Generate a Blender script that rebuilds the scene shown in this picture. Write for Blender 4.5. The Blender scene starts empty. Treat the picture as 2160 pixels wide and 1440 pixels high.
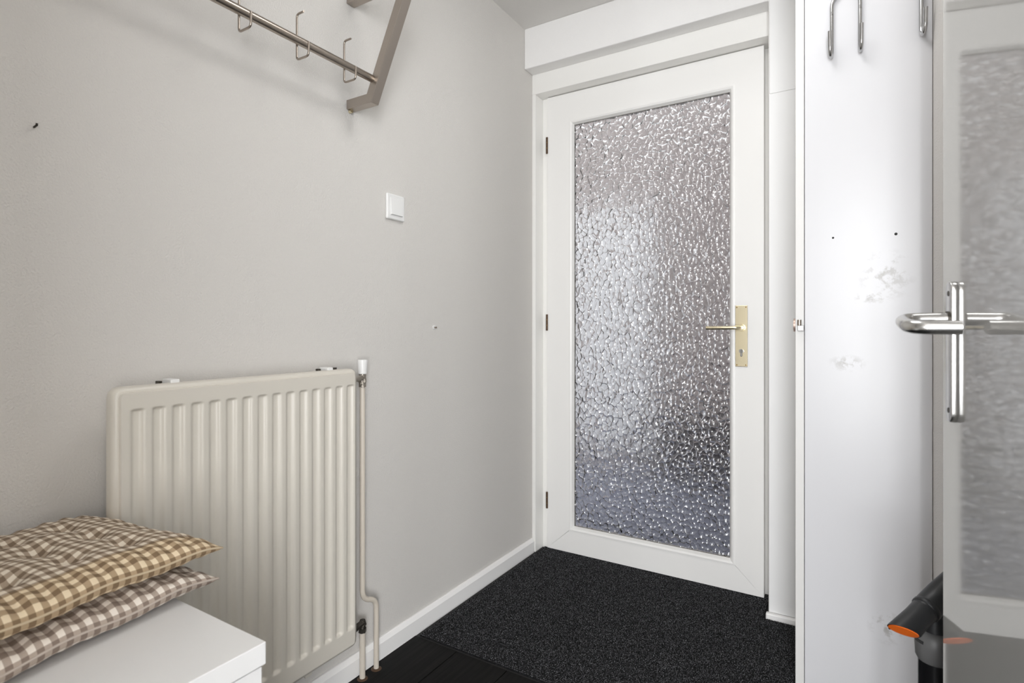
import bpy, bmesh, math, random
import numpy as np
from mathutils import Vector, noise
random.seed(7)
R = math.radians
sc = bpy.context.scene
col = sc.collection

# ------------------------------------------------------------------ camera, world, light, exposure
CAM = (1.275, 0.0, 1.04)
YAW = 31.6
cd = bpy.data.cameras.new('camera'); cam = bpy.data.objects.new('camera', cd); col.objects.link(cam)
cam.location = CAM; cam.rotation_euler = (R(90), 0, R(YAW))
cd.sensor_width = 36; cd.lens = 36 * 1170 / 2160; cd.shift_y = -28 / 2160
cd.clip_start = 0.02
cd.dof.use_dof = True; cd.dof.focus_distance = 1.9; cd.dof.aperture_fstop = 6.3
sc.camera = cam

w = bpy.data.worlds.new('world'); sc.world = w; w.use_nodes = True
w.node_tree.nodes['Background'].inputs[0].default_value = (0.97, 0.985, 1.0, 1)
w.node_tree.nodes['Background'].inputs[1].default_value = 1.4

def area(name, loc, rot, sx, sy, power, color=(1, 1, 1), spread=180):
    l = bpy.data.lights.new(name, 'AREA'); l.shape = 'RECTANGLE'; l.size = sx; l.size_y = sy
    l.energy = power; l.color = color; l.spread = R(spread)
    o = bpy.data.objects.new(name, l); col.objects.link(o); o.location = loc; o.rotation_euler = rot
    return o
# daylight entering by the large window at the rear end of the hall
area('window_daylight', (2.0, -2.96, 1.20), (R(90), 0, 0), 2.2, 2.1, 318, (0.965, 0.98, 1.0))
area('side_fill_light', (3.16, -2.15, 1.16), (0, R(90), 0), 2.1, 1.5, 165, (0.965, 0.98, 1.0))  # added fill from the right for the far left wall, no known source
# ceiling lamp of the hall
area('ceiling_lamp_light', (0.95, 1.22, 2.34), (0, 0, 0), 0.42, 0.42, 5.6, (1.0, 0.995, 0.98))

vs = sc.view_settings
vs.view_transform = 'Standard'; vs.look = 'None'; vs.gamma = 1; vs.use_curve_mapping = False
vs.exposure = 0.02
sc.cycles.use_denoising = True
sc.cycles.max_bounces = 9; sc.cycles.diffuse_bounces = 6; sc.cycles.transmission_bounces = 6
sc.cycles.adaptive_threshold = 0.05
sc.cycles.caustics_reflective = False; sc.cycles.caustics_refractive = False
sc.cycles.sample_clamp_indirect = 6

# ------------------------------------------------------------------ helpers
def s2l(c):
    return tuple(((v / 255) / 12.92 if v / 255 <= 0.04045 else ((v / 255 + 0.055) / 1.055) ** 2.4) for v in c) + (1,)

class NT:
    def __init__(s, m): s.t = m.node_tree; s.n = s.t.nodes; s.l = s.t.links
    def new(s, typ, **kw):
        n = s.n.new(typ)
        for k, v in kw.items():
            if k.startswith('i_'):
                key = k[2:]
                key = int(key) if key.isdigit() else key.replace('_', ' ')
                n.inputs[key].default_value = v
            else: setattr(n, k, v)
        return n
    def link(s, a, b): s.l.new(a, b)

def mat(name, color, rough=0.5, metal=0.0, spec=0.5, bump=None, var=None, ior=None, coat=0.0):
    """procedural principled material. bump=(scale,strength,distance,detail); var=(scale,amount)"""
    m = bpy.data.materials.new(name); m.use_nodes = True
    t = NT(m); b = t.n['Principled BSDF']
    c = color if len(color) == 4 else tuple(color) + (1,)
    b.inputs['Base Color'].default_value = c
    b.inputs['Roughness'].default_value = rough
    b.inputs['Metallic'].default_value = metal
    b.inputs['Specular IOR Level'].default_value = spec
    b.inputs['Coat Weight'].default_value = coat
    if ior: b.inputs['IOR'].default_value = ior
    tc = t.new('ShaderNodeTexCoord')
    if var:
        n = t.new('ShaderNodeTexNoise', i_Scale=var[0], i_Detail=5.0)
        t.link(tc.outputs['Object'], n.inputs['Vector'])
        r = t.new('ShaderNodeValToRGB')
        r.color_ramp.elements[0].position = 0.3; r.color_ramp.elements[1].position = 0.7
        a = var[1]
        r.color_ramp.elements[0].color = tuple(max(0, x * (1 - a)) for x in c[:3]) + (1,)
        r.color_ramp.elements[1].color = tuple(min(1, x * (1 + a)) for x in c[:3]) + (1,)
        t.link(n.outputs['Fac'], r.inputs['Fac']); t.link(r.outputs['Color'], b.inputs['Base Color'])
    if bump:
        n = t.new('ShaderNodeTexNoise', i_Scale=bump[0], i_Detail=bump[3] if len(bump) > 3 else 3.0)
        t.link(tc.outputs['Object'], n.inputs['Vector'])
        bp = t.new('ShaderNodeBump', i_Strength=bump[1], i_Distance=bump[2])
        t.link(n.outputs['Fac'], bp.inputs['Height']); t.link(bp.outputs['Normal'], b.inputs['Normal'])
    return m

W = {}          # world origin of each parent, so that parts can be given in room coordinates
class MB:
    def __init__(s): s.v = []; s.f = []
    def add(s, vs_, fs):
        o = len(s.v); s.v += [tuple(p) for p in vs_]; s.f += [tuple(i + o for i in f) for f in fs]; return s
    def box(s, x0, x1, y0, y1, z0, z1):
        return s.add([(x0,y0,z0),(x1,y0,z0),(x1,y1,z0),(x0,y1,z0),(x0,y0,z1),(x1,y0,z1),(x1,y1,z1),(x0,y1,z1)],
                     [(3,2,1,0),(4,5,6,7),(0,1,5,4),(1,2,6,5),(2,3,7,6),(3,0,4,7)])
    def prism(s, poly, axis, a, b):
        """poly: 2D points in the plane of the two other axes (xyz order), extruded along axis from a to b"""
        def P(p, t):
            return {'x': (t, p[0], p[1]), 'y': (p[0], t, p[1]), 'z': (p[0], p[1], t)}[axis]
        n = len(poly)
        area2 = sum(poly[i][0]*poly[(i+1)%n][1]-poly[(i+1)%n][0]*poly[i][1] for i in range(n))
        if area2 < 0: poly = poly[::-1]
        vs_ = [P(p, a) for p in poly] + [P(p, b) for p in poly]
        fs = [tuple(range(n))[::-1], tuple(range(n, 2*n))] + [(i, (i+1)%n, n+(i+1)%n, n+i) for i in range(n)]
        if axis == 'y': fs = [f[::-1] for f in fs]
        return s.add(vs_, fs)
    def tube(s, pts, r, seg=14, taper=None):
        pts = [Vector(p) for p in pts]; n = len(pts); rings = []
        t = (pts[1]-pts[0]).normalized()
        up = Vector((0,0,1)) if abs(t.z) < .9 else Vector((1,0,0))
        nrm = (up - t*up.dot(t)).normalized()
        for i, p in enumerate(pts):
            if i == 0: t = (pts[1]-pts[0]).normalized()
            elif i == n-1: t = (pts[-1]-pts[-2]).normalized()
            else: t = ((pts[i]-pts[i-1]).normalized()+(pts[i+1]-pts[i]).normalized()).normalized()
            nrm = (nrm - t*nrm.dot(t)).normalized(); bn = t.cross(nrm)
            rr = r if taper is None else taper[i]
            rings.append([p + (nrm*math.cos(2*math.pi*k/seg)+bn*math.sin(2*math.pi*k/seg))*rr for k in range(seg)])
        vs_ = [v for rg in rings for v in rg]; fs = []
        for i in range(n-1):
            for k in range(seg):
                a = i*seg+k; b = i*seg+(k+1)%seg
                fs.append((a, b, b+seg, a+seg))
        fs.append(tuple(range(seg))[::-1]); fs.append(tuple(range((n-1)*seg, n*seg)))
        return s.add(vs_, fs)
    def disc(s, c, axis, r, a, b, seg=20, r2=None):
        r2 = r if r2 is None else r2
        d = {'x': Vector((1,0,0)), 'y': Vector((0,1,0)), 'z': Vector((0,0,1))}[axis]
        c = Vector(c)
        return s.tube([c+d*a, c+d*b], r, seg, taper=[r, r2])
    def build(s, name, m, parent=None, smooth=False, bevel=0, seg=2, local=False, kind=None):
        off = Vector((0,0,0))
        if parent is not None and not local: off = W[parent.name]
        me = bpy.data.meshes.new(name)
        me.from_pydata([tuple(Vector(v)-off) for v in s.v], [], s.f)
        if m: me.materials.append(m)
        if smooth: me.polygons.foreach_set('use_smooth', [True]*len(me.polygons))
        me.update()
        o = bpy.data.objects.new(name, me); col.objects.link(o)
        o.parent = parent
        W[o.name] = off if parent is not None else Vector((0,0,0))
        if bevel:
            md = o.modifiers.new('bevel', 'BEVEL'); md.width = bevel; md.segments = seg; md.limit_method = 'ANGLE'
            md.angle_limit = R(40); md.harden_normals = False
        if smooth:
            md = o.modifiers.new('split', 'EDGE_SPLIT'); md.split_angle = R(50)
        if kind: o['kind'] = kind
        return o

def empty(name, loc, rz=0):
    o = bpy.data.objects.new(name, None); col.objects.link(o); o.location = loc; o.rotation_euler.z = rz
    o.empty_display_size = 0.05; W[o.name] = Vector(loc); return o
def tag(o, label=None, cat=None, group=None, kind=None):
    if label: o['label'] = label
    if cat: o['category'] = cat
    if group: o['group'] = group
    if kind: o['kind'] = kind
    return o
def B(*a): return MB().box(*a)
def rounded(pts, r, n=6):
    """polyline with its inner corners rounded by radius r"""
    pts = [Vector(p) for p in pts]; out = [pts[0]]
    for i in range(1, len(pts)-1):
        a, b, c = pts[i-1], pts[i], pts[i+1]
        d1 = (a-b); d2 = (c-b); rr = min(r, d1.length*.49, d2.length*.49)
        p1 = b+d1.normalized()*rr; p2 = b+d2.normalized()*rr
        for k in range(n+1):
            t = k/n; out.append(p1*(1-t)**2 + b*2*t*(1-t) + p2*t*t)
    out.append(pts[-1]); return out
def stroke(path, width):
    """2D mitred outline of an open polyline"""
    P = [Vector(p) for p in path]; L = []; Rr = []; h = width/2
    for i, p in enumerate(P):
        if i == 0: d = (P[1]-P[0]).normalized(); nn = Vector((-d.y, d.x)); k = h
        elif i == len(P)-1: d = (P[-1]-P[-2]).normalized(); nn = Vector((-d.y, d.x)); k = h
        else:
            d1 = (P[i]-P[i-1]).normalized(); d2 = (P[i+1]-P[i]).normalized()
            n1 = Vector((-d1.y, d1.x)); n2 = Vector((-d2.y, d2.x)); nn = (n1+n2).normalized(); k = h/max(.3, nn.dot(n1))
        L.append(p+nn*k); Rr.append(p-nn*k)
    return [tuple(a) for a in L] + [tuple(a) for a in Rr[::-1]]

# ------------------------------------------------------------------ materials
M = {}
def plaster(name, color, scale=230, strength=.55):
    m = mat(name, color, 0.9, spec=.25); t = NT(m); b = t.n['Principled BSDF']
    tc = t.new('ShaderNodeTexCoord')
    n1 = t.new('ShaderNodeTexNoise', i_Scale=scale, i_Detail=2.0)
    n2 = t.new('ShaderNodeTexNoise', i_Scale=14.0, i_Detail=3.0)
    for n in (n1, n2): t.link(tc.outputs['Object'], n.inputs['Vector'])
    bp1 = t.new('ShaderNodeBump', i_Strength=strength, i_Distance=.0026)
    bp2 = t.new('ShaderNodeBump', i_Strength=.10, i_Distance=.01)
    t.link(n1.outputs['Fac'], bp1.inputs['Height']); t.link(n2.outputs['Fac'], bp2.inputs['Height'])
    t.link(bp2.outputs['Normal'], bp1.inputs['Normal']); t.link(bp1.outputs['Normal'], b.inputs['Normal'])
    return m
M['wall'] = plaster('plaster_wall', s2l((214, 211, 207)))
M['ceil'] = plaster('plaster_ceiling', s2l((228, 226, 223)), 200, .6)
M['header'] = plaster('plaster_header', s2l((244, 243, 242)), 320, .3)
M['lacquer'] = mat('white_lacquer', s2l((243, 242, 240)), .38, bump=(9, .08, .004))
M['frame'] = mat('frame_paint', s2l((243, 242, 239)), .42, bump=(11, .1, .004))
M['board'] = mat('pier_board_paint', s2l((242, 242, 242)), .45, bump=(7, .08, .004))
M['skirting'] = mat('skirting_paint', s2l((247, 246, 245)), .4, bump=(25, .08, .003))
M['rad'] = mat('radiator_enamel', s2l((214, 209, 199)), .32, bump=(20, .03, .003))
M['pipe'] = mat('pipe_enamel', s2l((214, 205, 192)), .38)
M['plastic'] = mat('white_plastic', s2l((234, 234, 233)), .35)
M['nickel'] = mat('satin_nickel', s2l((168, 158, 148)), .30, metal=1.0)
M['bracket'] = mat('bracket_metal', s2l((176, 167, 158)), .38, metal=.9)
M['steel'] = mat('satin_steel', s2l((206, 205, 203)), .22, metal=1.0)
M['chrome'] = mat('hook_steel', s2l((190, 190, 190)), .18, metal=1.0)
M['brass'] = mat('polished_brass', s2l((242, 230, 198)), .26, metal=1.0)
M['brassdark'] = mat('aged_brass', s2l((150, 125, 85)), .35, metal=1.0)
M['hinge'] = mat('hinge_brown', s2l((92, 72, 56)), .5, metal=.6)
M['darkmetal'] = mat('valve_dark', s2l((70, 66, 60)), .45, metal=.7, bump=(150, .5, .002))
M['knurl'] = mat('valve_metal', s2l((165, 158, 148)), .35, metal=.9, bump=(220, .8, .003))
M['black'] = mat('black_plastic', s2l((26, 27, 29)), .42)
M['blackgloss'] = mat('black_barrel', s2l((14, 14, 16)), .28)
M['grey'] = mat('grey_plastic', s2l((92, 92, 92)), .45)
M['orange'] = mat('orange_plastic', s2l((236, 110, 30)), .4)
M['hole'] = mat('dark_hole', (.02, .02, .02), .8)
M['chest'] = mat('chest_foil', s2l((233, 233, 233)), .35)
M['rose'] = mat('rose_metal', s2l((200, 176, 164)), .4, metal=.6)
M['cupedge'] = mat('cupboard_edge_paint', s2l((226, 225, 223)), .4)
M['sealant'] = mat('grey_sealant', s2l((120, 116, 110)), .7)

# cupboard door: gloss white with scuffs and smears of its own
def cupboard_mat():
    m = mat('cupboard_gloss', s2l((216, 216, 219)), .30); t = NT(m); b = t.n['Principled BSDF']
    tc = t.new('ShaderNodeTexCoord')
    def blob(cx, cz, rx, rz):
        mp = t.new('ShaderNodeMapping'); mp.inputs['Location'].default_value = (-cx/rx, 0, -cz/rz)
        mp.inputs['Scale'].default_value = (1/rx, 0, 1/rz)
        t.link(tc.outputs['Object'], mp.inputs['Vector'])
        g = t.new('ShaderNodeTexGradient', gradient_type='SPHERICAL'); t.link(mp.outputs['Vector'], g.inputs['Vector'])
        return g.outputs['Fac']
    n = t.new('ShaderNodeTexNoise', i_Scale=48.0, i_Detail=4.0, i_Roughness=.62); t.link(tc.outputs['Object'], n.inputs['Vector'])
    r = t.new('ShaderNodeValToRGB'); r.color_ramp.elements[0].position = .50; r.color_ramp.elements[1].position = .62
    t.link(n.outputs['Fac'], r.inputs['Fac'])
    acc = None
    for a in ((1.347-1.29, 1.178, .07, .075), (1.262-1.29, .945, .05, .025), (1.353-1.29, .257, .05, .05), (0.02, 1.12, .05, .02)):
        f = blob(*a)
        if acc is None: acc = f
        else:
            ad = t.new('ShaderNodeMath', operation='ADD'); t.link(acc, ad.inputs[0]); t.link(f, ad.inputs[1]); acc = ad.outputs[0]
    mu = t.new('ShaderNodeMath', operation='MULTIPLY', use_clamp=True); t.link(acc, mu.inputs[0]); t.link(r.outputs['Color'], mu.inputs[1])
    mu2 = t.new('ShaderNodeMath', operation='MULTIPLY', use_clamp=True); mu2.inputs[1].default_value = .75; t.link(mu.outputs[0], mu2.inputs[0])
    mx = t.new('ShaderNodeMixRGB'); mx.inputs[1].default_value = s2l((216, 216, 219)); mx.inputs[2].default_value = s2l((150, 146, 140))
    t.link(mu2.outputs[0], mx.inputs[0]); t.link(mx.outputs[0], b.inputs['Base Color'])
    return m
M['cupboard'] = cupboard_mat()

# hammered cathedral glass
def glass_mat():
    m = bpy.data.materials.new('hammered_glass'); m.use_nodes = True; t = NT(m); b = t.n['Principled BSDF']
    b.inputs['Base Color'].default_value = (.93, .94, .95, 1); b.inputs['Roughness'].default_value = .22
    b.inputs['Coat Weight'].default_value = 1.0; b.inputs['Coat Roughness'].default_value = .04
    b.inputs['Transmission Weight'].default_value = 1.0; b.inputs['IOR'].default_value = 1.5
    tc = t.new('ShaderNodeTexCoord')
    mp = t.new('ShaderNodeMapping'); mp.inputs['Scale'].default_value = (56, 56, 46); mp.inputs['Rotation'].default_value = (0, R(15), 0)
    t.link(tc.outputs['Object'], mp.inputs['Vector'])
    nz = t.new('ShaderNodeTexNoise', i_Scale=.5, i_Detail=1.0); t.link(mp.outputs['Vector'], nz.inputs['Vector'])
    ad = t.new('ShaderNodeMixRGB', blend_type='LINEAR_LIGHT'); ad.inputs[0].default_value = .3
    t.link(mp.outputs['Vector'], ad.inputs[1]); t.link(nz.outputs['Color'], ad.inputs[2])
    v = t.new('ShaderNodeTexVoronoi', feature='SMOOTH_F1'); v.inputs['Scale'].default_value = 1.0; v.inputs['Smoothness'].default_value = .10
    t.link(ad.outputs[0], v.inputs['Vector'])
    sq = t.new('ShaderNodeMath', operation='POWER'); sq.inputs[1].default_value = 1.8; t.link(v.outputs['Distance'], sq.inputs[0])
    bp = t.new('ShaderNodeBump', i_Strength=1.0, i_Distance=.0080)
    t.link(bp.outputs['Normal'], b.inputs['Coat Normal']); t.link(sq.outputs[0], bp.inputs['Height']); t.link(bp.outputs['Normal'], b.inputs['Normal'])
    return m
M['glass'] = glass_mat()

# door mat pile and laminate
def speckle(name, dark, light, scale, rough=.95):
    m = mat(name, dark, rough, spec=.2); t = NT(m); b = t.n['Principled BSDF']
    tc = t.new('ShaderNodeTexCoord'); n = t.new('ShaderNodeTexNoise', i_Scale=scale, i_Detail=2.0)
    t.link(tc.outputs['Object'], n.inputs['Vector'])
    r = t.new('ShaderNodeValToRGB'); e = r.color_ramp.elements
    e[0].position = .42; e[0].color = dark; e[1].position = .72; e[1].color = light
    t.link(n.outputs['Fac'], r.inputs['Fac']); t.link(r.outputs['Color'], b.inputs['Base Color'])
    return m
M['matbase'] = speckle('mat_backing', s2l((14, 14, 15)), s2l((40, 40, 43)), 300)
M['pile'] = speckle('mat_pile', s2l((16, 16, 18)), s2l((150, 150, 154)), 300)
def wood_mat():
    m = mat('black_oak_laminate', s2l((22, 21, 21)), .5, spec=.12); t = NT(m); b = t.n['Principled BSDF']
    tc = t.new('ShaderNodeTexCoord'); mp = t.new('ShaderNodeMapping'); mp.inputs['Scale'].default_value = (60, 3, 1)
    t.link(tc.outputs['Object'], mp.inputs['Vector'])
    n = t.new('ShaderNodeTexNoise', i_Scale=1.6, i_Detail=6.0); t.link(mp.outputs['Vector'], n.inputs['Vector'])
    r = t.new('ShaderNodeValToRGB'); e = r.color_ramp.elements
    e[0].position = .35; e[0].color = s2l((6, 6, 6)); e[1].position = .75; e[1].color = s2l((22, 21, 20))
    t.link(n.outputs['Fac'], r.inputs['Fac']); t.link(r.outputs['Color'], b.inputs['Base Color'])
    bp = t.new('ShaderNodeBump', i_Strength=.25, i_Distance=.002); t.link(n.outputs['Fac'], bp.inputs['Height']); t.link(bp.outputs['Normal'], b.inputs['Normal'])
    return m
M['wood'] = wood_mat()

def gingham(name, light, mid, dark, accent=None):
    m = mat(name, mid, .92, spec=.15); t = NT(m); b = t.n['Principled BSDF']
    uv = t.new('ShaderNodeUVMap'); sp = t.new('ShaderNodeSeparateXYZ'); t.link(uv.outputs[0], sp.inputs[0])
    def stripe(out):
        a = t.new('ShaderNodeMath', operation='FRACT'); t.link(out, a.inputs[0])
        c = t.new('ShaderNodeMath', operation='GREATER_THAN'); c.inputs[1].default_value = .5; t.link(a.outputs[0], c.inputs[0]); return c.outputs[0]
    sx = stripe(sp.outputs[0]); sy = stripe(sp.outputs[1])
    def mix(f, a, c):
        x = t.new('ShaderNodeMixRGB'); t.link(f, x.inputs[0])
        for i, q in ((1, a), (2, c)):
            if isinstance(q, tuple): x.inputs[i].default_value = q
            else: t.link(q, x.inputs[i])
        return x.outputs[0]
    c0 = mix(sy, light, mid); c1 = mix(sy, mid, dark); cc = mix(sx, c0, c1)
    if accent:      # a golden band woven along one selvedge
        g = t.new('ShaderNodeMath', operation='GREATER_THAN'); g.inputs[1].default_value = accent[1]; t.link(sp.outputs[0], g.inputs[0])
        x = t.new('ShaderNodeMixRGB', blend_type='MULTIPLY'); t.link(cc, x.inputs[1]); x.inputs[2].default_value = accent[0]
        t.link(g.outputs[0], x.inputs[0]); cc = x.outputs[0]
    t.link(cc, b.inputs['Base Color'])
    n = t.new('ShaderNodeTexNoise', i_Scale=900.0); tc = t.new('ShaderNodeTexCoord'); t.link(tc.outputs['Object'], n.inputs['Vector'])
    bp = t.new('ShaderNodeBump', i_Strength=.35, i_Distance=.001); t.link(n.outputs['Fac'], bp.inputs['Height']); t.link(bp.outputs['Normal'], b.inputs['Normal'])
    return m
M['ging_tan'] = gingham('tan_gingham', s2l((230, 219, 202)), s2l((174, 157, 138)), s2l((128, 111, 94)), accent=((1.0, .93, .79, 1), 7.75))
M['ging_grey'] = gingham('grey_gingham', s2l((234, 226, 216)), s2l((176, 162, 150)), s2l((134, 120, 110)))
M['glossdoor'] = mat('glazed_door_glass', s2l((178, 177, 175)), .05, ior=3.4)

# ------------------------------------------------------------------ the setting
CH = 2.40          # ceiling height
DOORX0, DOORX1, LEAFY = .050, .984, 2.310
wl = B(-.15, 0, -3.0, 2.60, -.02, CH+.1).build('wall_left', M['wall'], kind='structure')
tag(wl, 'off white plastered wall with a fine grainy texture')
fl = B(-.15, 3.35, -3.15, 2.60, -.08, -.006).build('floor', M['hole'], kind='structure')
tag(fl, 'near black laminate floor')
x = .0
k = 0
while x < 3.19:
    x1 = min(x + .19, 3.2)
    yend = 1.427 if x < 1.5 else .10
    cuts = [-3.0, -1.3 + (.35 if k % 2 else -.2), .06 + (.30 if k % 2 else -.2), yend] if yend > 1 else [-3.0, -1.3 + (.35 if k % 2 else -.2), yend]
    for a, b in zip(cuts[:-1], cuts[1:]):
        B(x+.0008, x1-.0008, a+.0008, b-.0008, -.006, .002).build('plank', M['wood'], fl, bevel=.0008, seg=1)
    x = x1; k += 1
B(0, 1.62, 1.427, 2.60, -.006, .0005).build('subfloor', M['hole'], fl)
tag(B(-.15, 3.35, -3.15, 2.60, CH, CH+.1).build('ceiling', M['ceil'], kind='structure'), 'light grey textured ceiling')
# wall around the front door: header over the niche plus pier on the right
hb = MB().prism([(0, 2.217), (1.0155, 2.217), (1.0155, 0), (1.80, 0), (1.80, CH), (0, CH)], 'y', 2.18, 2.43)
tag(hb.build('wall_front', M['header'], kind='structure', bevel=.004), 'white plastered header and pier framing the front door niche')
# boards clad on the pier beside the door
t2 = empty('trim_2', (1.0175, 2.18, 0)); tag(t2, 'white painted cladding beside the front door', kind='structure')
B(1.0175, 1.135, 2.174, 2.18, .026, 1.878).build('board', M['board'], t2, bevel=.0015)
B(1.0195, 1.135, 2.1765, 2.18, 1.8795, 2.217).build('board', M['board'], t2, bevel=.0015)
B(1.0085, 1.135, 2.160, 2.18, .0, .024).build('skirting_strip', M['skirting'], t2, bevel=.004)
# door frame
tf = empty('trim_1', (.5, 2.25, 0)); tag(tf, 'white painted wooden frame around the front door', kind='structure')
B(.0, 1.0155, 2.25, 2.42, 2.125, 2.217).build('frame_head', M['frame'], tf, bevel=.0025)
B(.0, .018, 2.25, 2.42, 0, 2.125).build('frame_jamb', M['frame'], tf, bevel=.0025)
B(.018, .046, 2.324, 2.42, .0, 2.125).build('frame_stop', M['frame'], tf, bevel=.0025)
B(.965, 1.0155, 2.352, 2.42, .0, 2.125).build('frame_jamb', M['frame'], tf, bevel=.0025)
B(.0, 1.0155, 2.33, 2.42, 0, .008).build('threshold', M['hole'], tf)
# left skirting
bl = MB().prism([(0, 0), (.015, 0), (.015, .052), (.006, .066), (0, .066)], 'y', -.30, 2.245)
tag(bl.build('baseboard_left', M['skirting'], kind='structure', bevel=.0015), 'low white skirting board along the left wall')
# right hand walls: the hall opens to a wider room behind the camera
tag(B(1.62, 1.80, .10, 2.18, 0, CH).build('wall_right', M['wall'], kind='structure'), 'off white wall behind the glossy door')
tag(B(1.447, 1.62, 1.50, 2.18, 0, CH).build('wall_pier', M['wall'], kind='structure', bevel=.004), 'shaded off white pier beside the cupboard')
tag(B(1.80, 3.35, .10, .25, 0, CH).build('wall_side', M['wall'], kind='structure'), 'off white wall of the room behind the hall')
wf = empty('wall_far', (3.2, -1.5, 0)); tag(wf, 'off white far wall of the room behind the hall, with an added window opening', kind='structure')
for q in ((-3.0, -2.95, 0, CH), (-1.35, .10, 0, CH), (-2.95, -1.35, 0, .06), (-2.95, -1.35, 2.25, CH)):
    B(3.20, 3.35, q[0], q[1], q[2], q[3]).build('wall_segment', M['wall'], wf)
w2 = empty('side_fill_frame', (3.28, -2.15, .55)); tag(w2, 'added white framed side opening around the fill light, unseen', kind='structure')  # made-up frame and opening for the added side fill
for q in ((-2.95, -2.89, .06, 2.25), (-1.41, -1.35, .06, 2.25), (-2.89, -1.41, .06, .12), (-2.89, -1.41, 2.19, 2.25)):
    B(3.25, 3.31, q[0], q[1], q[2], q[3]).build('window_frame', M['frame'], w2)
tag(B(0, 1.22, -.42, -.30, 0, CH).build('shading_wall', M['wall'], kind='structure'), 'unseen off white partition added to shade the near left wall')  # added behind the camera to keep window light off the near left wall
rb = empty('wall_back', (1.6, -3.0, 0)); tag(rb, 'rear wall of the room with a wide window', kind='structure')
for q in ((-.15, .60, 0, CH), (3.18, 3.35, 0, CH), (.60, 3.18, 0, .06), (.60, 3.18, 2.32, CH)):
    B(q[0], q[1], -3.15, -3.0, q[2], q[3]).build('wall_segment', M['wall'], rb)
wn = empty('window_1', (1.6, -3.08, .5)); tag(wn, 'wide white framed window lighting the hall from behind', kind='structure')
for q in ((.60, .66, .06, 2.32), (3.12, 3.18, .06, 2.32), (1.86, 1.92, .12, 2.26), (.66, 3.12, .06, .12), (.66, 3.12, 2.26, 2.32)):
    B(q[0], q[1], -3.11, -3.05, q[2], q[3]).build('window_frame', M['frame'], wn)

# ------------------------------------------------------------------ front door
d1 = empty('door_1', (DOORX0, LEAFY, 0)); tag(d1, 'white front door with a full height hammered glass pane', kind='structure')
z0, z1 = .010, 2.121
gx0, gx1, gz0, gz1 = .163, .880, .111, 1.995          # inner edge of stiles and rails
yf, yb = LEAFY, LEAFY+.040
g = .0009
def frame_member(poly): return MB().prism(poly, 'y', yf, yb)
frame_member([(DOORX0, z0), (gx0, gz0+g), (gx0, gz1), (DOORX0, z1)]).build('stile', M['lacquer'], d1)
frame_member([(DOORX1, z0), (DOORX1, z1), (gx1, gz1), (gx1, gz0+g)]).build('stile', M['lacquer'], d1)
frame_member([(DOORX0, z0), (DOORX1, z0), (gx1, gz0-g), (gx0, gz0-g)]).build('rail', M['lacquer'], d1)
frame_member([(DOORX0, z1), (gx0, gz1), (gx1, gz1), (DOORX1, z1)]).build('rail', M['lacquer'], d1)
# glazing beads: sloped profile inside the frame, mitred
bw = .021
def bead(a, b, axis):
    # cross section runs from the frame (proud) to the glass (set back)
    prof = [(0.0, -.0035), (.006, -.0045), (.013, -.001), (bw, .012), (bw, .03), (0, .03)]
    m = MB(); n = len(prof); vs_ = []
    cx, cz = (gx0+gx1)/2, (gz0+gz1)/2
    for (px, pz, sx, sz) in (a, b):
        for (d, y) in prof: vs_.append((px+sx*d, yf+y, pz+sz*d))
    fs = [tuple(range(n)), tuple(range(n, 2*n))[::-1]] + [(i, n+i, n+(i+1)%n, (i+1)%n) for i in range(n)]
    m.add(vs_, fs); return m
TL = (gx0, gz1, 1, -1); TR = (gx1, gz1, -1, -1); BL = (gx0, gz0, 1, 1); BR = (gx1, gz0, -1, 1)
for a, b in ((BL, TL), (TL, TR), (TR, BR), (BR, BL)):
    o = bead(a, b, 0).build('glazing_bead', M['lacquer'], d1)
    bm = bmesh.new(); bm.from_mesh(o.data); bmesh.ops.recalc_face_normals(bm, faces=bm.faces); bm.to_mesh(o.data); bm.free()
pane = B(gx0+bw-.004, gx1-bw+.004, yf+.013, yf+.018, gz0+bw-.004, gz1-bw+.004).build('pane', M['glass'], d1)
tag(pane, 'hammered obscured glass pane')
# sealant line around the glass
for q in ((gx0+bw-.001, gx0+bw+.0015, gz0+bw, gz1-bw), (gx0+bw, gx1-bw, gz0+bw-.001, gz0+bw+.002), (gx0+bw, gx1-bw, gz1-bw-.002, gz1-bw+.001)):
    B(q[0], q[1], yf+.0115, yf+.0135, q[2], q[3]).build('sealant', M['sealant'], d1)
# hinges
for zc in (1.899, 1.067, .232):
    h = MB().disc((.0475, LEAFY-.001, zc), 'z', .005, -.038, .038, 12).build('hinge', M['hinge'], d1, smooth=True)
    for e in (-.013, .013):
        MB().disc((.0475, LEAFY-.001, zc), 'z', .0056, e-.001, e+.001, 12).build('knuckle_ring', M['brassdark'], h, smooth=True)
# brass handle
px0, px1, pz0, pz1 = .8815, .9265, .890, 1.1285
hp = B(px0, px1, yf-.003, yf, pz0, pz1).build('handle_plate', M['brass'], d1, bevel=.0015); tag(hp, 'brass backplate')
for sx in (px0+.006, px1-.006):
    for sz in (pz0+.007, pz1-.007):
        MB().disc((sx, yf-.003, sz), 'y', .0028, -.0012, 0, 10).build('screw', M['brassdark'], hp)
kh = MB().disc((.904, yf-.003, .951), 'y', .0085, -.004, .0, 18).build('lock_cylinder', M['steel'], hp, smooth=True)
B(.9000, .9080, yf-.0068, yf-.003, .930, .950).build('lock_tail', M['steel'], hp, bevel=.003)
B(.9034, .9046, yf-.0075, yf-.0069, .944, .957).build('key_slot', M['hole'], hp)
lv = MB()
lv.disc((.904, yf-.003, 1.042), 'y', .0135, -.012, 0, 20, r2=.015)
lv.tube(rounded([(.904, yf-.004, 1.042), (.904, yf-.052, 1.042), (.783, yf-.056, 1.041)], .020, 8), .0072, 14,
        taper=None)
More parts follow.
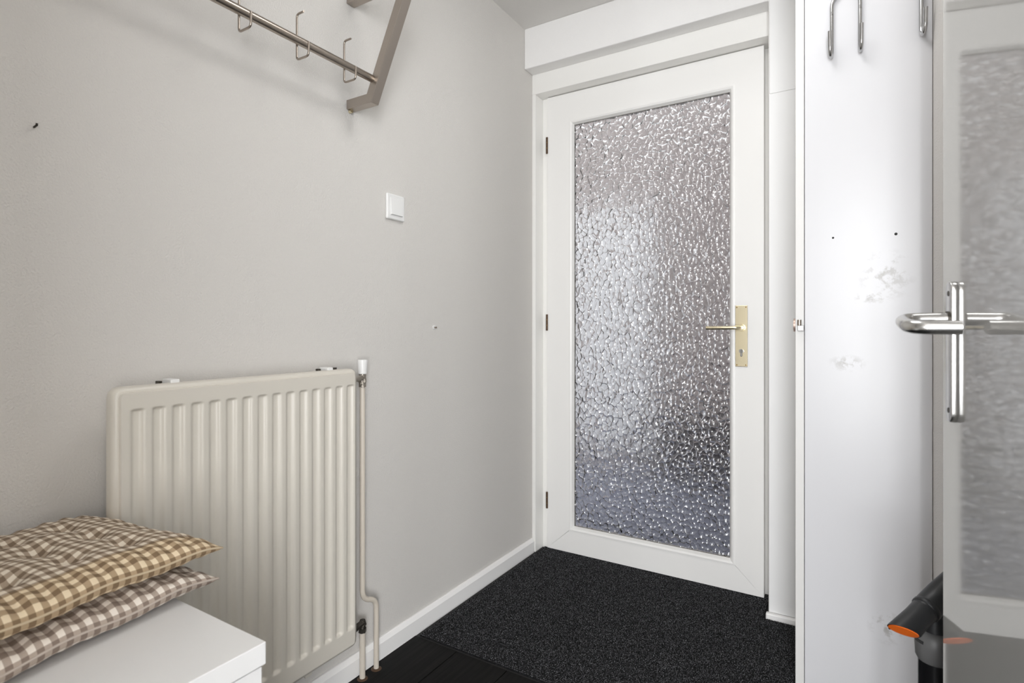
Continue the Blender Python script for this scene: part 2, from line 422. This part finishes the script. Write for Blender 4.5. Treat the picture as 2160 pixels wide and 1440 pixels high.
lv.build('lever', M['brass'], d1, smooth=True)

# ------------------------------------------------------------------ cupboard on the right
cb = empty('hall_cupboard', (1.29, 1.95, 0))
tag(cb, 'tall white gloss cupboard with a scuffed door, right of the front door', 'cupboard')
B(1.136, 1.1578, 1.750, 2.158, .001, 2.395).build('side_panel', M['cupedge'], cb, bevel=.0015)
B(1.1590, 1.446, 1.752, 1.774, .03, 2.38).build('door', M['cupboard'], cb, bevel=.0015)
B(1.158, 1.446, 1.80, 2.158, .001, 2.39).build('carcass', M['lacquer'], cb)
for hx, hz, hr in ((1.228, 1.287, .0028), (1.3696, 1.285, .0036), (1.356, .256, .0030)):
    MB().disc((hx, 1.752, hz), 'y', hr, -.0006, .001, 12).build('screw_hole', M['hole'], cb)
MB().disc((1.136, 1.772, 1.049), 'x', .0185, -.0055, 0, 20, r2=.0185).build('latch_rose', M['rose'], cb, smooth=True)
MB().disc((1.1465, 1.744, 1.054), 'z', .0055, -.006, .0095, 14).build('latch_pin', M['nickel'], cb, smooth=True)
B(1.1425, 1.158, 1.738, 1.750, 1.033, 1.0475).build('latch_block', M['steel'], cb, bevel=.001)

# steel hooks hung on the cupboard door
def hook_leg(mb, x, ztop, zbot, ztip, dx, y=1.7445, r=.0050):
    p = [(x, y, ztop), (x, y, zbot+.016), (x+dx*.2, y-.004, zbot+.002), (x+dx*.5, y-.017, zbot-.002), (x+dx*.9, y-.028, zbot+.012), (x+dx, y-.031, ztip)]
    mb.tube(rounded(p, .02, 5), r, 12)
h1 = empty('double_coat_hook', (1.258, 1.745, 1.77)); tag(h1, 'double steel coat hook with two prongs on the cupboard door', 'hook', 'steel hooks on the cupboard door')
m_ = MB(); arc = [(1.258-.0327*math.cos(a), 1.7445, 1.915+.0327*math.sin(a)) for a in np.linspace(0, math.pi, 14)]
m_.tube([(1.2253, 1.7445, 1.89)] + arc + [(1.2907, 1.7445, 1.89)], .0050, 12); m_.build('arch', M['chrome'], h1, smooth=True)
m_ = MB(); hook_leg(m_, 1.2253, 1.90, 1.776, 1.836, -.004); m_.build('prong', M['chrome'], h1, smooth=True)
m_ = MB(); hook_leg(m_, 1.2907, 1.90, 1.776, 1.837, .003); m_.build('prong', M['chrome'], h1, smooth=True)
MB().disc((1.258, 1.752, 1.960), 'y', .007, -.014, 0, 14).build('screw', M['chrome'], h1)
h2 = empty('coat_hook', (1.424, 1.745, 1.77)); tag(h2, 'single steel coat hook in the shade at the cupboard edge', 'hook', 'steel hooks on the cupboard door')
m_ = MB(); hook_leg(m_, 1.4225, 1.965, 1.782, 1.838, .006); m_.build('prong', M['chrome'], h2, smooth=True)
B(1.4155, 1.4295, 1.742, 1.752, 1.955, 1.985).build('mount_plate', M['chrome'], h2, bevel=.001)

# ------------------------------------------------------------------ glossy glazed door standing open at the right edge
ang = math.atan2(-.9907, .1357)
d2 = empty('door_2', (1.397, 1.114, 0), ang); tag(d2, 'glossy glass door standing open at the right, with a steel lever', kind='structure')
B(0, .86, 0, .036, .012, 2.12).build('leaf', M['glossdoor'], d2, local=True, bevel=.001)
# narrow shield with rounded ends: outline in (x,z), extruded along local y towards the room (-y)
def shield(xc, zc, hw, hh, y0, y1, n=10):
    pts = []
    for k in range(n+1): a = math.pi*k/n; pts.append((xc+hw*math.cos(a), zc+hh-hw+hw*math.sin(a)))
    for k in range(n+1): a = math.pi+math.pi*k/n; pts.append((xc+hw*math.cos(a), zc-hh+hw+hw*math.sin(a)))
    return MB().prism(pts, 'y', y0, y1)
pl = shield(.0605, 1.0045, .015, .1055, -.0085, 0).build('handle_plate', M['steel'], d2, local=True, bevel=.001, smooth=True); tag(pl, 'satin steel shield')
for sz in (1.092, .917):
    MB().disc((.0605, -.0085, sz), 'y', .004, -.0006, .0, 12).build('screw', M['darkmetal'], pl, local=True)
lv = MB().tube(rounded([(.0605, -.008, 1.054), (.0605, -.068, 1.053), (.133, -.072, 1.041), (.140, -.014, 1.041)], .024, 8), .0100, 18)
lv.build('lever', M['steel'], d2, local=True, smooth=True)
MB().disc((.0605, -.0085, 1.054), 'y', .0115, -.003, .0, 18).build('lever_collar', M['darkmetal'], d2, local=True, smooth=True)

cl = empty('ceiling_lamp', (.95, 1.22, CH)); tag(cl, 'flat square white ceiling lamp of the hall', 'lamp')
B(.72, 1.18, .99, 1.45, 2.352, CH-.001).build('canopy', M['plastic'], cl, bevel=.006)
for q in ((.72, .736, .99, 1.45), (1.164, 1.18, .99, 1.45), (.736, 1.164, .99, 1.006), (.736, 1.164, 1.434, 1.45)):
    B(q[0], q[1], q[2], q[3], 2.336, 2.352).build('rim', M['plastic'], cl)

# ------------------------------------------------------------------ coat rack on the left wall
cr = empty('wall_coat_rack', (0, .6, 1.70)); tag(cr, 'satin nickel coat rack with wire hooks on the left wall', 'coat rack')
path = [(0, 1.7), (.092, 1.7), (.2405, 2.0125), (0, 2.0125)]
for y0 in (1.139, -.22):
    MB().prism(stroke(path, .0275), 'y', y0, y0+.030).build('bracket', M['bracket'], cr, bevel=.0015)
    MB().disc((.006, y0+.012, 1.683), 'x', .0055, -.006, .004, 10).build('screw', M['brass'], cr)
MB().tube([(.1045, -.20, 1.752), (.1045, 1.141, 1.752)], .0105, 18).build('rail', M['nickel'], cr, smooth=True)
for y in (.7406, .893, 1.0434):
    xv = .0985
    MB().tube(rounded([(xv+.026, y, 1.8185), (xv, y, 1.8185), (xv, y, 1.7055), (xv+.044, y, 1.7055), (xv+.045, y, 1.7385)], .009, 5), .0026, 10).build('hook', M['nickel'], cr, smooth=True)

# ------------------------------------------------------------------ switch and wall fixings
ls = empty('light_switch', (0, 1.338, 1.433)); tag(ls, 'square white rocker light switch on the left wall', 'light switch')
B(0, .0105, 1.297, 1.379, 1.391, 1.474).build('switch_frame', M['plastic'], ls, bevel=.005, seg=3)
o = MB().add([(.0105, 1.311, 1.405), (.0105, 1.365, 1.405), (.0105, 1.365, 1.461), (.0105, 1.311, 1.461),
              (.0165, 1.312, 1.406), (.0165, 1.364, 1.406), (.0118, 1.364, 1.460), (.0118, 1.312, 1.460)],
             [(3,2,1,0),(4,5,6,7),(0,1,5,4),(1,2,6,5),(2,3,7,6),(3,0,4,7)]).build('rocker', M['plastic'], ls, bevel=.0012)
ws = empty('wall_screw', (0, 1.54, 1.043)); tag(ws, 'small white wall plug with a screw, right of the radiator', 'screw')
MB().disc((0, 1.54, 1.043), 'x', .0075, 0, .003, 14).build('plug', M['plastic'], ws)
MB().disc((0, 1.5415, 1.0425), 'x', .0032, .002, .011, 10).build('screw', M['nickel'], ws, smooth=True)
nl = MB().tube([(-.002, .4057, 1.407), (.012, .4057, 1.4085), (.013, .4057, 1.412)], .0019, 8).build('wall_nail', M['darkmetal'], smooth=True)
tag(nl, 'small dark bent nail high on the left wall', 'nail')

# ------------------------------------------------------------------ radiator
RX, RY0, RY1, RZ0, RZ1 = .100, .492, 1.0945, .156, .9275
rd = empty('panel_radiator', (.05, .79, RZ0)); tag(rd, 'cream panel radiator with vertical flutes on the left wall', 'radiator')
def smooth(t): t = max(0, min(1, t)); return t*t*(3-2*t)
gy = [.533 + .03796*k for k in range(15)]
gz_top, gz_bot = RZ1-.048, RZ0+.060
ys = {RY0, RY1, RY0+.004, RY0+.0105, RY0+.0125, RY0+.018, RY1-.004, RY1-.0105, RY1-.0125, RY1-.018}
for c in gy:
    for d in (-.0165, -.013, -.0095, -.0065, -.003, 0, .003, .0065, .0095, .013, .0165): ys.add(round(c+d, 5))
ys = sorted(ys); yl = [ys[0]]
for v in ys[1:]:
    if v - yl[-1] > .0012: yl.append(v)
zs = [RZ0, RZ0+.004, RZ0+.0105, RZ0+.0125, RZ0+.016, RZ0+.024, RZ0+.032]
zs += list(np.linspace(gz_bot-.014, gz_bot+.014, 17)) + list(np.linspace(gz_bot+.05, gz_top-.05, 5)) + list(np.linspace(gz_top-.012, gz_top+.012, 17))
zs += [RZ1-.026, RZ1-.020, RZ1-.0125, RZ1-.0105, RZ1-.008, RZ1-.003, RZ1]
zs = sorted(set(round(float(z), 5) for z in zs))
def rad_depth(y, z):
    d = 0
    for c in gy:
        q = abs(y-c)
        if q < .02:
            prof = 1 - smooth((q-.0045)/.0090)
            end = smooth((z-(gz_bot-.006))/.010) * smooth((gz_top+.006-z)/.0065)
            d -= .0075*prof*end
    e = min(y-RY0, RY1-y, z-RZ0, RZ1-z)
    d -= .005*(1-smooth((e-.0105)/.002))          # stepped rim
    d -= .009*max(0, 1-e/.006)**2                # rolled edge
    # rounded corners
    return d
m_ = MB(); nx, nz = len(yl), len(zs); vv = []
def cornered(y, z):
    r = .02
    cy = min(max(y, RY0+r), RY1-r); cz = min(max(z, RZ0+r), RZ1-r)
    dy, dz = y-cy, z-cz; L = math.hypot(dy, dz)
    if dy and dz and L > 1e-9:
        k = max(abs(dy), abs(dz))/L
        return cy+dy*k, cz+dz*k
    return y, z
for z in zs:
    for y in yl:
        a, b_ = cornered(y, z); vv.append((RX+rad_depth(y, z), a, b_))
ff = [(j*nx+i, j*nx+i+1, (j+1)*nx+i+1, (j+1)*nx+i) for j in range(nz-1) for i in range(nx-1)]
# thickness: close to the back
ring = [i for i in range(nx)] + [j*nx+nx-1 for j in range(1, nz)] + [(nz-1)*nx+i for i in range(nx-2, -1, -1)] + [j*nx for j in range(nz-2, 0, -1)]
n0 = len(vv)
for i in ring: vv.append((RX-.030, vv[i][1], vv[i][2]))
nr = len(ring)
ff += [(ring[k], n0+k, n0+(k+1)%nr, ring[(k+1)%nr]) for k in range(nr)]
ff.append(tuple(range(n0, n0+nr))[::-1])
m_.add(vv, ff); o = m_.build('front_panel', M['rad'], rd)
bm = bmesh.new(); bm.from_mesh(o.data); bmesh.ops.recalc_face_normals(bm, faces=bm.faces)
for f_ in bm.faces: f_.smooth = True
bm.to_mesh(o.data); bm.free()
md = o.modifiers.new('split', 'EDGE_SPLIT'); md.split_angle = R(55)
B(.040, .069, RY0+.02, RY1-.02, RZ0+.03, RZ1-.03).build('convector', M['rad'], rd)
for yc in (.60, 1.00):     # wall brackets with their clips above the top edge
    br = B(.001, .060, yc-.014, yc+.014, .30, RZ1-.02).build('bracket', M['rad'], rd)
    B(.045, .080, yc+.004, yc+.022, RZ1-.012, RZ1+.007).build('clip', M['plastic'], br, bevel=.002)
    B(.050, .062, yc-.012, yc-.004, RZ1-.012, RZ1+.004).build('clip_pin', M['darkmetal'], br, bevel=.001)
MB().disc((.055, 1.048, RZ1-.01), 'z', .006, 0, .014, 12).build('bleed_plug', M['darkmetal'], rd, smooth=True)
B(.045, .078, .935, .955, RZ0-.016, RZ0+.004).build('foot_clip', M['rad'], rd, bevel=.002)
PX, PY = .036, 1.168
sup = MB().tube(rounded([(PX, PY, .885), (PX, PY, .236), (PX, PY+.056, .214), (PX, PY+.056, .002)], .028, 8), .0078, 16).build('supply_pipe', M['pipe'], rd, smooth=True)
MB().tube([(PX, PY, .146), (PX, PY, .002)], .0085, 16).build('return_pipe', M['pipe'], rd, smooth=True)
for yq in (PY, PY+.056):
    MB().disc((PX, yq, .002), 'z', .016, 0, .003, 18, r2=.012).build('floor_collar', M['hinge'], rd, smooth=True)
vb = MB(); vb.disc((PX, PY, .866), 'z', .0105, 0, .014, 14); vb.disc((PX, PY, .880), 'z', .0122, 0, .010, 6); vb.disc((PX, PY, .890), 'z', .0105, 0, .018, 14)
vb.tube([(PX, PY, .893), (.055, 1.120, .893), (.055, 1.085, .893)], .0085, 12)
vb.build('valve_body', M['knurl'], rd)
MB().tube([(PX, PY, .904), (PX, PY, .9055), (PX, PY, .944), (PX, PY, .947)], .0118, 20, taper=[.0105, .0128, .0150, .0140]).build('valve_cap', M['plastic'], rd, smooth=True)
vb = MB(); vb.disc((PX, PY, .140), 'z', .0115, 0, .012, 6); vb.tube([(PX, PY, .150), (PX, PY, .168), (.050, 1.125, .172), (.055, 1.085, .172)], .0095, 12)
vb.disc((PX, PY, .166), 'z', .012, -.004, .010, 14, r2=.008)
vb.build('return_valve', M['darkmetal'], rd)

# ------------------------------------------------------------------ low white chest with two cushions
HB = .60
ch = empty('storage_chest', (.29, .0, 0)); tag(ch, 'low white storage chest carrying two checked cushions', 'chest')
B(.018, .572, -.285, .483, HB-.0315, HB).build('top', M['chest'], ch, bevel=.0012)
B(.022, .548, -.28, .479, .002, HB-.0315).build('body', M['chest'], ch)
for q in ((-.281, .0985), (.1005, .4795)):
    B(.548, .568, q[0], q[1], .305, HB-.035).build('drawer_front', M['chest'], ch, bevel=.0012)
    B(.548, .568, q[0], q[1], .04, .302).build('drawer_front', M['chest'], ch, bevel=.0012)

M['seam_tan'] = mat('tan_seam_cord', s2l((196, 178, 150)), .9, bump=(700, .4, .001))
M['seam_grey'] = mat('grey_seam_cord', s2l((188, 176, 165)), .9, bump=(700, .4, .001))
def cushion(name, size, T, seam_z, corner, rot, m, label, tufts, seedv, flat=0.0, sag=0.0):
    """square pad; local origin at its right front corner, local -x towards the wall, local -y along the chest"""
    N = 72; s = size
    root = empty(name, (corner[0], corner[1], seam_z), rot)
    V = []; F = []; UV = []
    def outline(u, v):     # concave sides, pointed corners
        x_ = u*(1-.045*(1-v*v)); y_ = v*(1-.045*(1-u*u)); return x_, y_
    def height(u, v, top):
        pu = max(0, 1-abs(u)**4.2); pv = max(0, 1-abs(v)**4.2)
        h = T*(pu*pv)**(.5 if top else .33)*(1 if top else .9)
        edge = max(abs(u), abs(v))
        tt = v if abs(u) > abs(v) else u
        h += T*.10*math.sin(tt*33+seedv*3)*smooth((edge-.72)/.12)*(1-smooth((edge-.90)/.1))*(1 if top else .6)
        if top:
            for (a, b_) in tufts:
                r2 = ((u-a)**2+(v-b_)**2)
                h -= T*.52*math.exp(-r2/.012)
                # folds radiating between the tufts
                h -= T*.10*math.exp(-((v-b_)**2)/.004)*math.exp(-((u-a)**2)/.10)
            h += T*.16*noise.noise(Vector((u*3.1+seedv, v*3.1, seedv)))*pu*pv
            h += T*.07*noise.noise(Vector((u*9+seedv, v*5.0, seedv+4)))*pu*pv
        return max(h, T*.02*(pu*pv))
    for side in (1, 0):
        for j in range(N+1):
            for i in range(N+1):
                # denser towards the rim
                u = math.sin((i/N*2-1)*math.pi/2); v = math.sin((j/N*2-1)*math.pi/2)
                x_, y_ = outline(u, v)
                z = height(u, v, side) * (1 if side else -1)
                wave = .10*T*math.sin(7*v+seedv)*abs(u)**6 + .10*T*math.sin(6*u+seedv*2)*abs(v)**6
                droop = -sag*max(0, v)**4*(1+.6*max(0, u)**2)
                V.append((x_*s/2-s/2, y_*s/2-s/2, z+wave+droop)); UV.append((u*s/2/.0168+.25, v*s/2/.0168+.25))
    K = (N+1)*(N+1)
    for j in range(N):
        for i in range(N):
            a = j*(N+1)+i; F.append((a, a+1, a+N+2, a+N+1)); F.append((K+a, K+a+N+1, K+a+N+2, K+a+1))
    me = bpy.data.meshes.new('cover'); me.from_pydata(V, [], F); me.materials.append(m)
    uvl = me.uv_layers.new(name='UVMap')
    for li, lp in enumerate(me.loops): uvl.data[li].uv = UV[lp.vertex_index]
    me.polygons.foreach_set('use_smooth', [True]*len(me.polygons)); me.update()
    o = bpy.data.objects.new('cover', me); col.objects.link(o); o.parent = root
    # stitched seam round the edge
    sm = MB(); pts = []
    for (a, b_) in ((-1,-1),(1,-1),(1,1),(-1,1)):
        pass
    n = 40
    for e in range(4):
        for k in range(n):
            t_ = k/n*2-1
            u, v = ((t_,-1),(1,t_),(-t_,1),(-1,-t_))[e]
            x_, y_ = outline(u, v)
            wave = .10*T*math.sin(7*v+seedv)*abs(u)**6 + .10*T*math.sin(6*u+seedv*2)*abs(v)**6
            droop = -sag*max(0, v)**4*(1+.6*max(0, u)**2)
            pts.append((x_*s/2-s/2, y_*s/2-s/2, wave+droop))
    pts.append(pts[0])
    sm.tube(pts, .0017, 8).build('seam', M['seam_tan'] if m is M['ging_tan'] else M['seam_grey'], root, local=True, smooth=True)
    return tag(root, label, 'cushion', 'checked cushions on the chest')
tf_ = [(a, b_) for a in (-.45, 0, .45) for b_ in (-.45, .0, .45)]
cushion('seat_cushion', .350, .0265, .6275, (.368, .534), R(9), M['ging_grey'], 'grey and white checked seat cushion, the lower of two on the chest', tf_, 3.3, sag=.003)
cushion('seat_cushion', .350, .0270, .6790, (.368, .541), R(9), M['ging_tan'], 'tan and brown checked seat cushion, the upper of two on the chest', tf_, 1.7, sag=.007)

# ------------------------------------------------------------------ entrance mat
mt = empty('entrance_mat', (.72, 1.87, 0)); tag(mt, 'charcoal ribbed entrance mat in front of the glazed door', 'mat')
MX0, MX1, MY0, MY1 = .028, 1.128, 1.432, 2.330
MB().prism([(MX0, MY0), (MX1, MY0), (MX1, 2.157), (1.004, 2.157), (1.004, MY1), (MX0, MY1)], 'z', .0008, .0055).build('backing', M['matbase'], mt, bevel=.002)
rng = np.random.default_rng(5)
pitch = .0078; rows = int((MY1-MY0)/pitch); per = 1400
n = rows*per
yc = np.repeat(MY0+pitch*(np.arange(rows)+.5), per)+rng.normal(0, .0009, n)
xc = rng.uniform(MX0+.002, MX1-.002, n)
keep = ~((xc > 1.0) & (yc > 2.155))
xc, yc = xc[keep], yc[keep]; n = len(xc)
a = rng.uniform(0, math.pi, n); wd = rng.uniform(.0007, .0014, n); hh = rng.uniform(.0018, .0046, n); lx = rng.normal(0, .0016, n); ly = rng.normal(0, .0013, n)
V = np.empty((n, 3, 3), np.float32)
V[:, 0] = np.stack([xc-np.cos(a)*wd-.72, yc-np.sin(a)*wd-1.87, np.full(n, .005)], 1)
V[:, 1] = np.stack([xc+np.cos(a)*wd-.72, yc+np.sin(a)*wd-1.87, np.full(n, .005)], 1)
V[:, 2] = np.stack([xc+lx-.72, yc+ly-1.87, .005+hh], 1)
me = bpy.data.meshes.new('pile'); me.vertices.add(3*n); me.vertices.foreach_set('co', V.ravel())
me.loops.add(3*n); me.loops.foreach_set('vertex_index', np.arange(3*n, dtype=np.int32))
me.polygons.add(n); me.polygons.foreach_set('loop_start', np.arange(0, 3*n, 3, dtype=np.int32)); me.polygons.foreach_set('loop_total', np.full(n, 3, np.int32))
me.materials.append(M['pile']); me.update(); me.validate()
o = bpy.data.objects.new('pile', me); col.objects.link(o); o.parent = mt; o['kind'] = 'stuff'

# ------------------------------------------------------------------ bicycle pump behind the glossy door
bx, by = 1.400, 1.255
bp_ = empty('bicycle_pump', (bx, by, 0)); tag(bp_, 'black bicycle floor pump with orange handle cap and grey collar', 'bicycle pump')
MB().disc((bx, by, 0), 'z', .0245, .02, .452, 24).build('barrel', M['blackgloss'], bp_, smooth=True)
B(bx-.035, bx+.035, by-.06, by+.06, .003, .022).build('foot_plate', M['grey'], bp_, bevel=.006)
co = MB().tube([(bx, by, .440), (bx, by, .446), (bx, by, .474), (bx, by, .488), (bx, by, .494)], .03, 24, taper=[.0255, .0285, .0300, .0265, .019]).build('collar', M['grey'], bp_, smooth=True)
MB().tube([(bx+.0292*math.cos(a), by+.0292*math.sin(a), .476) for a in np.radians([-158, -148, -138, -128])], .0028, 8).build('collar_slot', M['hole'], co)
MB().tube([(bx, by, .488), (bx, by, .505), (bx, by, .545)], .018, 20, taper=[.0195, .0185, .0165]).build('neck', M['black'], bp_, smooth=True)
ax = Vector((-.540, -.743, -.40)).normalized(); up_ = Vector((.42, .30, .50)).normalized()
hc = Vector((bx, by, .547))
MB().tube([hc + up_*.13, hc + up_*.05, hc + up_*.015, hc, hc + ax*.022, hc + ax*.034], .02, 22, taper=[.017, .0195, .022, .0225, .022, .0205]).build('handle_hub', M['black'], bp_, smooth=True)
MB().tube([hc + ax*.020, hc + ax*.022, hc + ax*.028, hc + ax*.030], .0225, 24, taper=[.0215, .0228, .0228, .0215]).build('handle_ring', M['black'], bp_, smooth=True)
# grip whose end is cut off obliquely, closed by the orange cap
nc = Vector((-.082, -.637, -.766)).normalized()
e1 = ax.cross(Vector((0, 0, 1))).normalized(); e2 = ax.cross(e1)
def cut_ring(r, L, n=28):
    out = []
    for k in range(n):
        o_ = (e1*math.cos(2*math.pi*k/n)+e2*math.sin(2*math.pi*k/n))*r
        out.append(hc + o_ + ax*(L - o_.dot(nc)/ax.dot(nc)))
    return out
def flat_ring(r, L, n=28):
    return [hc + ax*L + (e1*math.cos(2*math.pi*k/n)+e2*math.sin(2*math.pi*k/n))*r for k in range(n)]
def loft(rings):
    m = MB(); n = len(rings[0]); vs_ = [v for r in rings for v in r]; fs = []
    for i in range(len(rings)-1):
        for k in range(n):
            a = i*n+k; b = i*n+(k+1)%n; fs.append((a, b, b+n, a+n))
    fs.append(tuple(range(n))[::-1]); fs.append(tuple(range((len(rings)-1)*n, len(rings)*n)))
    return m.add(vs_, fs)
def fixn(o):
    bm = bmesh.new(); bm.from_mesh(o.data); bmesh.ops.recalc_face_normals(bm, faces=bm.faces); bm.to_mesh(o.data); bm.free(); return o
gp = fixn(loft([flat_ring(.0195, .030), flat_ring(.0205, .034), flat_ring(.0200, .055), cut_ring(.0215, .090), cut_ring(.0212, .0925)]).build('grip', M['black'], bp_, smooth=True))
fixn(loft([cut_ring(.0196, .0915), cut_ring(.0192, .0940)]).build('end_cap', M['orange'], gp, smooth=True))

# ------------------------------------------------------------------ covered porch outside, seen blurred through the glass
M['porchwall'] = mat('porch_render', s2l((176, 166, 164)), .9, var=(2.5, .12))
M['porchwhite'] = mat('porch_white', s2l((245, 245, 247)), .8)
M['porchground'] = mat('porch_paving', s2l((146, 150, 166)), .85, var=(6, .12))
M['porchdark'] = mat('porch_dark', s2l((88, 84, 86)), .9)
PW = empty('courtyard', (0, 3.4, -.05)); tag(PW, 'courtyard beyond the front door, blurred by its glass', kind='structure')
B(-3.0, 1.3, 2.62, 4.35, -.10, -.03).build('paving', M['porchground'], PW)
B(-3.0, 2.6, 4.2, 4.35, -.03, 2.9).build('courtyard_wall', M['porchwall'], PW)
B(1.15, 1.30, 2.62, 4.2, -.03, 2.9).build('courtyard_wall', M['porchwall'], PW)
B(-.66, .02, 4.14, 4.2, .12, 1.98).build('bright_panel', M['porchwhite'], PW)  # white panel standing in for the bright opening beyond the glass
B(.10, 1.15, 4.0, 4.2, -.03, .42).build('planter', M['porchdark'], PW)
